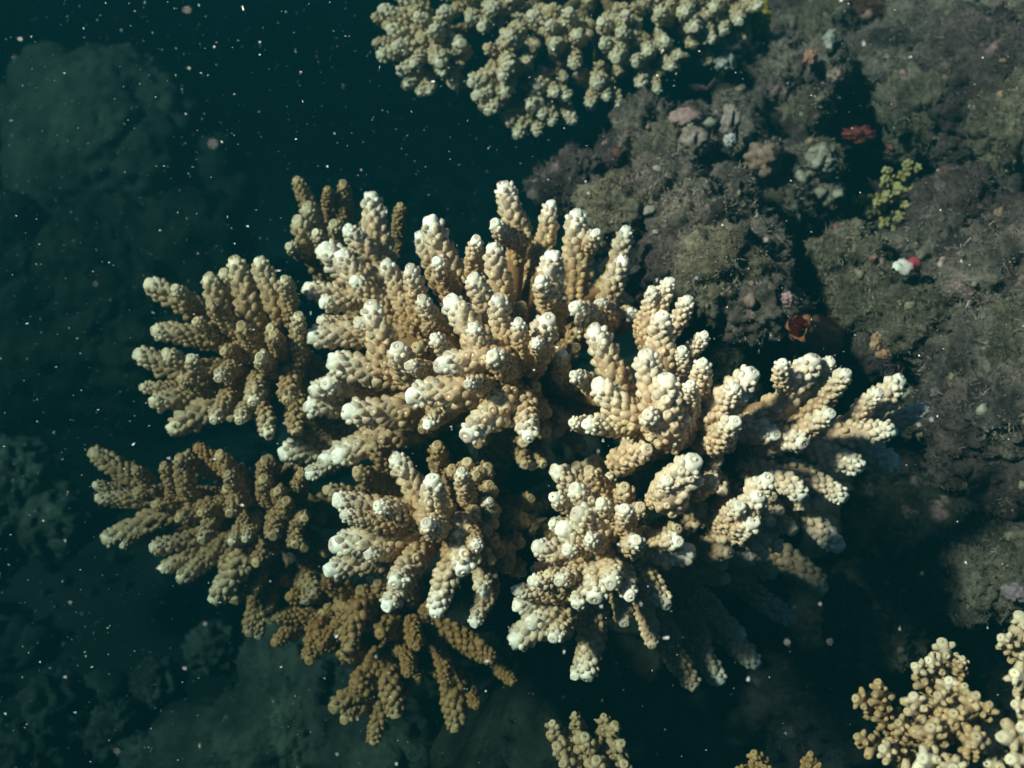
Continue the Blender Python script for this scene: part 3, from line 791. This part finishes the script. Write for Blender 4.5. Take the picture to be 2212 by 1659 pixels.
def fill_in(cls, cx, cy, rx, ry, n, rmin=22, rmax=32):
    for _ in range(n):
        t, q = _rf.uniform(0, 6.28), math.sqrt(_rf.random())
        x, y = cx + rx * q * math.cos(t), cy + ry * q * math.sin(t)
        k = min(cls, key=lambda c: math.hypot(c['hub'][0] - x, c['hub'][1] - y))
        k.setdefault('fill', []).append((x, y, _rf.uniform(rmin, rmax)))
for c_, o_, st_ in ((A, 0.045, 'brown'), (B, 0.045, 'pink'), (C, 0.045, 'brown'), (D, 0.04, 'pink'), (E, 0.035, 'brown'), (F, 0.03, 'brown'), (G, 0.03, 'rust')):
    c_['fill_off'], c_['fill_style'] = o_, st_
fill_in([A, B, C, D], 1130, 930, 380, 300, 56)
fill_in([A, C, D, B], 1140, 1040, 150, 200, 44)
fill_in([A, C, E], 700, 1010, 120, 70, 10, 20, 26)
fill_in([E, F], 520, 950, 170, 300, 34, 20, 27)
fill_in([F, G], 720, 1270, 230, 180, 40, 20, 30)
fill_in([G], 900, 1450, 170, 90, 14, 18, 26)
fill_in([B, D], 1640, 1080, 190, 190, 34)
coral_colony('staghorn_coral', 'largest branching coral colony, cream with white tips above and browner fingers below', 'coral', P(1060, 1120, 0.95), [A, B, C, D, E, I, F, G], M_CORAL)

T_TIPS = [
    (818, 12, 900, 20, 24), (835, 55, 915, 100, 24), (812, 118, 890, 110, 26), (850, 100, 905, 110, 22), (862, 165, 920, 130, 22), (880, 190, 930, 140, 20), (905, 208, 940, 150, 18), (928, 205, 945, 150, 16), (950, 140, 960, 100, 26), (935, 60, 990, 50, 24), (960, 165, 970, 120, 18),
    (985, 190, 1010, 140, 18), (1000, 92, 1060, 110, 26), (1012, 182, 1100, 170, 26), (1022, 210, 1110, 190, 27), (1052, 246, 1120, 205, 27), (1092, 145, 1090, 110, 24), (1090, 205, 1110, 170, 20), (1148, 236, 1150, 170, 28), (1085, 260, 1120, 215, 20), (1160, 185, 1170, 150, 24), (1112, 298, 1135, 240, 20), (1158, 292, 1155, 240, 18),
    (1242, 268, 1235, 210, 20), (1225, 215, 1220, 170, 20), (1200, 205, 1200, 160, 19), (1040, 60, 1070, 90, 26), (1100, 68, 1105, 110, 26), (1142, 28, 1155, 70, 24), (1192, 100, 1200, 120, 22), (1292, 188, 1290, 140, 24), (1330, 130, 1330, 95, 26), (1296, 45, 1290, 80, 26), (1300, 100, 1300, 110, 22), (1240, 145, 1240, 120, 20),
    (1372, 140, 1365, 110, 22), (1385, 190, 1375, 150, 20), (1402, 112, 1395, 75, 22), (1440, 85, 1430, 60, 22), (1472, 120, 1460, 80, 18), (1500, 62, 1490, 30, 24), (1542, 92, 1530, 50, 20), (1562, 75, 1545, 40, 20), (1600, 50, 1570, 20, 20), (1450, 150, 1440, 110, 18), (1340, 232, 1335, 190, 18), (1270, 235, 1270, 190, 18),
    (1420, 30, 1415, 40, 24), (1350, 25, 1345, 50, 24), (1230, 20, 1230, 60, 24), (1060, 18, 1080, 50, 24), (960, 18, 1000, 30, 24), (900, 30, 950, 50, 22), (1250, 75, 1250, 100, 20), (1420, 200, 1405, 160, 16), (1180, 50, 1190, 80, 20), (1640, 20, 1600, 0, 20), (1010, 40, 1040, 70, 22), (1345, 65, 1340, 90, 20), (1480, 25, 1470, 10, 22), (1540, 20, 1520, 0, 22),
    (1190, 270, 1190, 220, 18), (1310, 215, 1310, 170, 16), (1170, 255, 1175, 210, 18), (1080, 170, 1100, 150, 20), (890, 140, 930, 120, 20), (1120, -10, 1150, 30, 24), (1280, -20, 1280, 20, 24), (1000, -20, 1050, 10, 24), (860, -20, 930, 0, 24), (1400, -25, 1400, 10, 24)
]
T_HUBS = [(1300, 175, 1.0), (1410, 125, 1.0), (1180, 200, 0.98), (930, 95, 1.0), (1110, 130, 0.96), (1235, 80, 1.0), (1350, 85, 0.99), (1480, 40, 1.0), (1040, -10, 1.04), (1290, -60, 1.06), (1590, 5, 1.02)]
T_CL = [dict(hub=h, rad=170, front=h[2] - 0.06, style='olive', len=45, fat=0.95, white=0.9, bump=0.25, cap=0.6, stem=20, br=[]) for h in T_HUBS]
for a, b, c, d, r in T_TIPS:
    k = min(range(len(T_HUBS)), key=lambda i: math.hypot(T_HUBS[i][0] - a, T_HUBS[i][1] - b))
    h = T_HUBS[k]
    T_CL[k]['br'].append((a, b, a * 0.55 + (h[0] * 0.6 + c * 0.4) * 0.45, b * 0.55 + (h[1] * 0.6 + d * 0.4) * 0.45, r))
    if b > -15:                   # browner fingers deeper in the bush
        q = random.Random(int(a * 7 + b))
        ex, ey = a + q.uniform(-40, 40), b * 0.92 + h[1] * 0.08 + q.uniform(-34, 22)
        T_CL[k]['br'].append((ex, ey, ex * 0.6 + h[0] * 0.4, ey * 0.6 + h[1] * 0.4, r * q.uniform(0.7, 0.95), dict(off=0.03, white=q.uniform(0.1, 0.6))))
    if a % 3 == 0 and b > 0:      # a short side finger
        T_CL[k]['br'].append((a + 26 * math.cos(a), b * 0.9 + h[1] * 0.1 + 20 * math.sin(b), a * 0.6 + h[0] * 0.4, b * 0.6 + h[1] * 0.4, r * 0.8, dict(off=0.03)))
for c_ in T_CL: c_['fill_off'], c_['fill_style'] = 0.018, 'olive'
fill_in(T_CL, 1200, 50, 380, 140, 110, 18, 25)
fill_in(T_CL, 1480, 60, 140, 90, 26, 17, 22)
coral_colony('staghorn_coral', 'olive-cream bushy coral with pale tips overhanging the open water', 'coral', P(1300, -40, 1.30), T_CL, M_CORAL_FAR)

K = dict(hub=(2060, 1640, 0.58), rad=330, front=0.43, style='fore', len=150, white=0.7, bump=0.34, cap=0.35, elong=1.5, lean=1.0, gap=1.3, br=[
    (2035, 1384, 2050, 1480, 32), (2005, 1425, 2045, 1480, 27), (1974, 1436, 2020, 1510, 24), (1972, 1500, 2010, 1570, 31), (1896, 1470, 1912, 1560, 24, dict(white=0.1)), (1846, 1508, 1930, 1550, 26, dict(white=0.1)), (1848, 1590, 1950, 1610, 24, dict(white=0.1)), (1905, 1617, 1970, 1630, 28),
    (1992, 1638, 2020, 1650, 38, dict(white=1.0)), (2110, 1500, 2070, 1570, 30, dict(white=0.3)), (2050, 1468, 2055, 1510, 27, dict(white=0.9)), (2140, 1520, 2090, 1580, 24, dict(white=0.2)), (2010, 1570, 2030, 1600, 32, dict(white=0.3)), (2060, 1540, 2060, 1590, 30, dict(white=0.2)), (2085, 1480, 2060, 1540, 22, dict(white=0.3)),
    (1940, 1560, 1990, 1590, 24, dict(white=0.2)), (2060, 1660, 2070, 1680, 34), (1950, 1670, 2000, 1680, 32), (2110, 1590, 2090, 1620, 30, dict(white=0.2)), (2025, 1500, 2050, 1560, 26, dict(white=0.3)), (2080, 1420, 2060, 1490, 18, dict(white=0.5)),
])
K2 = dict(hub=(2280, 1560, 0.56), rad=330, front=0.42, style='fore', len=150, white=0.8, bump=0.34, cap=0.35, elong=1.5, lean=1.0, gap=1.3, br=[
    (2198, 1322, 2240, 1450, 34), (2160, 1376, 2230, 1440, 27), (2225, 1400, 2250, 1480, 34), (2190, 1452, 2250, 1500, 33), (2160, 1592, 2260, 1590, 36), (2205, 1570, 2270, 1580, 36), (2190, 1520, 2260, 1550, 26), (2180, 1640, 2260, 1640, 34), (2260, 1300, 2270, 1430, 34), (2240, 1640, 2280, 1650, 34), (2130, 1650, 2240, 1650, 28), (2230, 1500, 2270, 1540, 32),
])
coral_colony('finger_coral', 'tan coral with blunt smooth corallites in front of the dusky olive rock', 'coral', P(2150, 1720, 0.68), [K, K2], M_CORAL)

Mm = dict(hub=(1270, 1650, 0.70), rad=260, front=0.60, style='brown', len=110, white=0.3, bump=0.36, cap=0.6, br=[
    (1192, 1560, 1225, 1610, 24), (1200, 1612, 1240, 1630, 32), (1265, 1590, 1270, 1630, 32), (1330, 1562, 1310, 1620, 24), (1305, 1545, 1300, 1610, 22, dict(off=0.02, white=0.1)), (1345, 1605, 1310, 1640, 28), (1215, 1650, 1250, 1660, 30), (1290, 1640, 1290, 1660, 34), (1240, 1540, 1260, 1600, 18, dict(off=0.02)), (1350, 1650, 1320, 1660, 28),
])
coral_colony('staghorn_coral', 'small tan coral clump low in the dark below the large cream colony', 'coral', P(1280, 1700, 0.80), [Mm], M_CORAL, singles=60)
Mk = dict(hub=(1690, 1680, 0.66), rad=200, front=0.60, style='rust', len=80, white=0.2, bump=0.36, cap=0.5, br=[
    (1628, 1624, 1640, 1670, 24), (1752, 1625, 1745, 1680, 20), (1770, 1650, 1750, 1690, 18), (1650, 1655, 1660, 1690, 20), (1590, 1660, 1640, 1690, 20)])
coral_colony('staghorn_coral', 'dim brown coral stubs just rising in the dark beside the small tan clump', 'coral', P(1700, 1740, 0.72), [Mk], M_CORAL, singles=20)
Ny = dict(hub=(1925, 430, 0.985), rad=130, front=0.90, style='yellow', len=60, white=0.7, bump=0.40, cap=0.2, elong=1.2, br=[
    (1963, 344, 1950, 385, 15), (1988, 355, 1955, 385, 13), (1911, 362, 1930, 395, 14), (1948, 404, 1940, 420, 17), (1980, 404, 1950, 420, 13), (1838, 430, 1900, 432, 15), (1866, 463, 1905, 440, 17), (1964, 444, 1940, 445, 13), (1901, 491, 1925, 455, 14), (1942, 478, 1935, 450, 15), (1915, 420, 1920, 430, 16), (1905, 385, 1925, 405, 14), (1890, 440, 1910, 440, 13), (1930, 500, 1930, 460, 12), (2040, 405, 1990, 430, 12, dict(white=0.1))])
coral_colony('finger_coral', 'small mustard-yellow branching coral in a dark gap of the reef rock', 'coral', P(1935, 440, 1.06), [Ny], M_CORAL_FAR, singles=60)

# ------------------------------------------------------------------ small growths on the reef
def growth(name, label, cat, px, py, d, r, col, col2, squash=(1, 1, 1), rough=0.25, group=None, sub=3):
    v, f = lump(P(px, py, d + 0.014), r * mpp(d) * 0.85, 4, px * 0.13 + py * 0.29, rough * 1.7 + 0.2, 1.9, squash)
    m = np.clip(0.45 + fbm(v * 170 + px, 4, 0.65) * 1.8, 0, 1)[:, None]
    ob = add_mesh(name, v, None, f, M_CRUST, cols=0.8 * (np.asarray(col) * m + np.asarray(col2) * (1 - m)))
    return tag(ob, label, cat, group)

PINK, PINK2 = (0.50, 0.30, 0.27), (0.30, 0.17, 0.15)
growth('coralline_knob', 'smooth oval pink coralline knob atop the knobbly grey rock', 'coralline alga', 1482, 255, 0.845, 27, (0.42, 0.26, 0.23), (0.28, 0.17, 0.15), (1.5, 1.1, 0.9), 0.05)
growth('coralline_knob', 'lumpy pale pink knob just under the smooth oval one', 'coralline alga', 1500, 305, 0.83, 30, (0.34, 0.26, 0.21), (0.18, 0.13, 0.105), (1.1, 1, 1.1), 0.22)
growth('coralline_knob', 'thin upright pink-grey cone on the knobbly grey rock', 'coralline alga', 1578, 270, 0.86, 24, (0.36, 0.28, 0.24), (0.22, 0.16, 0.14), (0.8, 1, 1.7), 0.4)
growth('coralline_knob', 'pale whitish stub in front of the pink-grey cone', 'coralline alga', 1577, 302, 0.835, 14, (0.55, 0.50, 0.45), (0.40, 0.36, 0.34), (1, 1, 1), 0.3)
growth('coralline_knob', 'salmon crusted knob with pits in the rock gap', 'coralline alga', 1648, 345, 0.84, 40, (0.30, 0.23, 0.16), (0.24, 0.13, 0.095), (1, 1, 1), 0.16)
growth('coralline_knob', 'whitish crusty knob beside the mouth of the red gap', 'coralline alga', 1775, 345, 0.865, 34, (0.40, 0.37, 0.28), (0.14, 0.11, 0.09), (1, 1, 1.05), 0.24)
growth('coralline_knob', 'bright salmon block on the shaggy high rock', 'coralline alga', 1750, 125, 0.945, 15, (0.52, 0.26, 0.18), (0.38, 0.18, 0.13), (1, 1, 1.1), 0.35)
growth('coralline_knob', 'small pale stub near the salmon block', 'coralline alga', 1792, 88, 0.95, 16, (0.42, 0.40, 0.33), (0.28, 0.26, 0.22), (0.8, 1, 1.4), 0.35)
growth('coralline_knob', 'pale star-shaped stub at the edge of the overhanging coral', 'coralline alga', 1568, 135, 0.96, 20, (0.40, 0.42, 0.36), (0.28, 0.28, 0.24), (1, 1, 1), 0.35)
growth('coralline_knob', 'little pink bead at the rim of the fuzzy grey nodule', 'coralline alga', 1703, 645, 0.685, 15, (0.46, 0.28, 0.28), (0.32, 0.18, 0.19), (1, 1, 1), 0.25)
growth('coralline_knob', 'pinkish bead on the shaggy rock over the red gap', 'coralline alga', 1805, 163, 0.945, 16, (0.36, 0.24, 0.19), (0.24, 0.15, 0.13), (1.1, 1, 0.9), 0.3)
growth('coralline_knob', 'pinkish-white lump on the dusky rock above the tan coral', 'coralline alga', 2192, 1280, 0.655, 24, (0.36, 0.27, 0.27), (0.24, 0.16, 0.18), (1.2, 1, 0.8), 0.2)
RED, RED2 = (0.24, 0.03, 0.025), (0.11, 0.018, 0.018)
growth('red_sponge', 'blood-red crust deep in the gap under the shaggy rock', 'sponge', 1815, 268, 1.02, 40, RED, RED2, (1.2, 1, 0.7), 0.4)
growth('red_sponge', 'smaller red crust at the gap mouth', 'sponge', 1855, 290, 0.98, 26, (0.30, 0.05, 0.04), RED2, (1.2, 1, 0.6), 0.4)
growth('red_sponge', 'crimson crust along the rock beside the orange shells', 'sponge', 2062, 705, 0.73, 20, (0.20, 0.05, 0.05), (0.16, 0.06, 0.05), (1.5, 1, 0.5), 0.5)
growth('red_sponge', 'dark wine-red patch between two turf nodules', 'sponge', 2020, 650, 0.745, 20, (0.15, 0.06, 0.06), (0.14, 0.06, 0.06), (1.6, 1, 0.5), 0.5)
growth('yellow_sponge', 'mustard-yellow sponge where overhanging coral meets the rock', 'sponge', 1640, 42, 1.0, 26, (0.42, 0.30, 0.02), (0.28, 0.20, 0.02), (0.9, 1, 1.5), 0.3)
growth('shell', 'orange oval shell on the turf under the mottled rock', 'shell', 1893, 740, 0.70, 15, (0.46, 0.28, 0.16), (0.36, 0.20, 0.11), (0.9, 1, 1.5), 0.2)
growth('shell', 'small orange shell below the oval one', 'shell', 1908, 765, 0.70, 12, (0.48, 0.26, 0.14), (0.36, 0.18, 0.10), (1.5, 1, 0.9), 0.2)

def crusted_shard():
    """short broken branch: white ribbed end, crimson crust on the rest"""
    a, b = P(1930, 584, 0.735), P(1986, 566, 0.745)
    c = np.linspace(0, 1, 15)[:, None] * (b - a) + a
    T, N, B_ = frames(c)
    t = np.linspace(0, 1, 15)
    r = 15 * mpp(0.74) * (0.75 + 0.35 * np.sin(t * math.pi)) * np.sqrt(np.clip(1 - (2 * t - 1) ** 8, 0.02, 1)) * (1 + 0.10 * np.sin(t * 40))
    ns = 12
    ang = np.arange(ns) * 2 * math.pi / ns
    V = (c[:, None] + r[:, None, None] * (np.cos(ang)[None, :, None] * N[:, None] + np.sin(ang)[None, :, None] * B_[:, None])).reshape(-1, 3)
    V += (fbm(V * 140, 3) * 0.0045)[:, None] * unit_rows(V - np.repeat(c, ns, 0))
    idx = np.arange(15 * ns).reshape(15, ns)
    Q = np.stack([idx[:-1], np.roll(idx[:-1], -1, 1), np.roll(idx[1:], -1, 1), idx[1:]], -1).reshape(-1, 4)
    m = np.clip((t - 0.42) * 9, 0, 1)[:, None]
    cc = np.array((0.66, 0.63, 0.54)) * (1 - m) + np.array((0.42, 0.06, 0.08)) * m
    ob = add_mesh('coral_shard', V, Q, None, M_CRUST, cols=np.repeat(cc, ns, 0))
    tag(ob, 'short broken coral shard, half white and half crimson, lying on turf', 'coral shard')
crusted_shard()

def tube_sponge():
    base = P(1790, 735, 0.80)
    mouth = P(1722, 708, 0.71)
    ax = unit(mouth - base)
    root = empty('tube_sponge', base, 'rusty orange tube sponge with an open mouth, poking from the red-brown rock', 'sponge')
    x = unit(np.cross(ax, (0.1, 0.2, 0.95))); y = np.cross(ax, x)
    Lh = np.linalg.norm(mouth - base)
    R0 = 29 * mpp(0.72)
    def fine(pr, m=4):
        pr = np.array(pr)
        t = np.linspace(0, len(pr) - 1, (len(pr) - 1) * m + 1)
        return [(np.interp(x_, np.arange(len(pr)), pr[:, 0]), np.interp(x_, np.arange(len(pr)), pr[:, 1])) for x_ in t]
    prof = fine([(2.2, 0.0), (1.5, 0.35), (1.12, 0.7), (0.98, 0.93), (0.86, 1.0), (0.72, 0.97)])
    inner = fine([(0.72, 0.97), (0.62, 0.85), (0.52, 0.6), (0.40, 0.4), (0.05, 0.35)])
    def rev(name, pr, col, parent):
        ns = 28
        V, C_ = [], []
        for k, (r, h) in enumerate(pr):
            for s in range(ns):
                t = 2 * math.pi * s / ns
                w = 1 + 0.10 * math.sin(3 * t + k) + 0.05 * math.sin(7 * t)
                V.append(base + ax * (h * Lh) + R0 * r * w * (math.cos(t) * x + math.sin(t) * y))
        V = np.array(V)
        V = V + (0.0045 * fbm(V * 90, 4, 0.6))[:, None] * unit_rows(V - base - ((V - base) @ ax)[:, None] * ax) + (0.004 * fbm(V * 70 + 9, 3))[:, None] * ax
        idx = np.arange(len(pr) * ns).reshape(len(pr), ns)
        Q = np.stack([idx[:-1], np.roll(idx[:-1], -1, 1), np.roll(idx[1:], -1, 1), idx[1:]], -1).reshape(-1, 4)
        m = np.clip(0.5 + fbm(V * 140, 3), 0, 1)[:, None]
        return add_mesh(name, V, Q, None, M_CRUST, parent, cols=np.asarray(col[0]) * m + np.asarray(col[1]) * (1 - m), origin=base)
    rev('tube_wall', prof, ((0.30, 0.10, 0.045), (0.15, 0.07, 0.045)), root)
    rev('inner_wall', inner, ((0.48, 0.11, 0.02), (0.34, 0.07, 0.015)), root)
tube_sponge()

# ------------------------------------------------------------------ drifting flakes in the water
def suspended():
    g = np.random.default_rng(21)
    def cloud(n, smin, smax, pw):
        x = g.uniform(-1.0, 0.9, n * 2); y = g.uniform(0.22, 1.5, n * 2); z = g.uniform(0.05, 1.10, n * 2)
        p = np.stack([x, y, z], 1)
        dens = np.clip(0.62 - 0.55 * x / (0.25 + 0.45 * y), 0.22, 1.0)
        p = p[g.random(n * 2) < dens][:n]
        dist = np.linalg.norm(p - CAM_LOC, axis=1)
        p = p[dist > 0.34]
        return p, smin + (smax - smin) * g.random(len(p)) ** pw
    p1, s1 = cloud(44000, 0.00015, 0.00050, 3.0)
    k = fbm(p1 * 9.0, 2) > -0.10 - 0.25 * g.random(len(p1))
    p1, s1 = p1[k], s1[k]
    p2, s2 = cloud(220, 0.0004, 0.0008, 3.0)
    p3 = np.stack([g.uniform(-0.16, 0.16, 60), g.uniform(0.16, 0.30, 60), g.uniform(0.78, 1.03, 60)], 1)
    p = np.vstack([p1, p2, p3]); s = np.concatenate([s1, s2, g.uniform(0.00012, 0.0003, 60)])
    o = np.array([(1, 1, 1), (-1, -1, 1), (-1, 1, -1), (1, -1, -1)], float) * 0.8
    f = np.array([(0, 2, 1), (0, 1, 3), (0, 3, 2), (1, 2, 3)])
    n = len(p)
    st = 0.4 + g.random((n, 1, 3)) ** 2 * 2.0
    V = p[:, None, :] + o[None] * s[:, None, None] * st + g.normal(size=(n, 4, 3)) * (s * 0.35)[:, None, None]
    F = (np.arange(n)[:, None, None] * 4 + f[None]).reshape(-1, 3)
    c = np.repeat(np.clip(g.normal(0.78, 0.12, (n, 1)), 0.3, 0.9) * np.array((1.0, 0.97, 0.9)), 4, 0)
    ob = add_mesh('suspended_particles', V.reshape(-1, 3), None, F, M_SNOW, cols=c, origin=(0, 0.8, 0.6), smooth=False)
    tag(ob, 'pale specks of silt drifting all through the dark water', 'silt', kind='stuff')
suspended()

# ------------------------------------------------------------------ the water itself
def water():
    m = bpy.data.materials.new('sea_water')
    m.use_nodes = True
    nt = m.node_tree
    nt.nodes.clear()
    out = nt.nodes.new('ShaderNodeOutputMaterial')
    v = nt.nodes.new('ShaderNodeVolumePrincipled')
    v.inputs['Density'].default_value = WATER_DENSITY
    v.inputs['Color'].default_value = (*WATER_SCATTER, 1)
    v.inputs['Absorption Color'].default_value = (*WATER_ABSORB, 1)
    v.inputs['Anisotropy'].default_value = 0.0
    nt.links.new(v.outputs[0], out.inputs['Volume'])
    x0, x1, y0, y1, z0, z1 = -33, 33, -31, 34, -1.6, 1.06
    V = [(x, y, z) for x in (x0, x1) for y in (y0, y1) for z in (z0, z1)]
    Q = [(0, 1, 3, 2), (4, 6, 7, 5), (0, 4, 5, 1), (2, 3, 7, 6), (0, 2, 6, 4), (1, 5, 7, 3)]
    ob = add_mesh('haze', V, Q, None, m, origin=(0, 0, 0), smooth=False)
    tag(ob, 'dark teal sea water around everything', kind='stuff')
water()
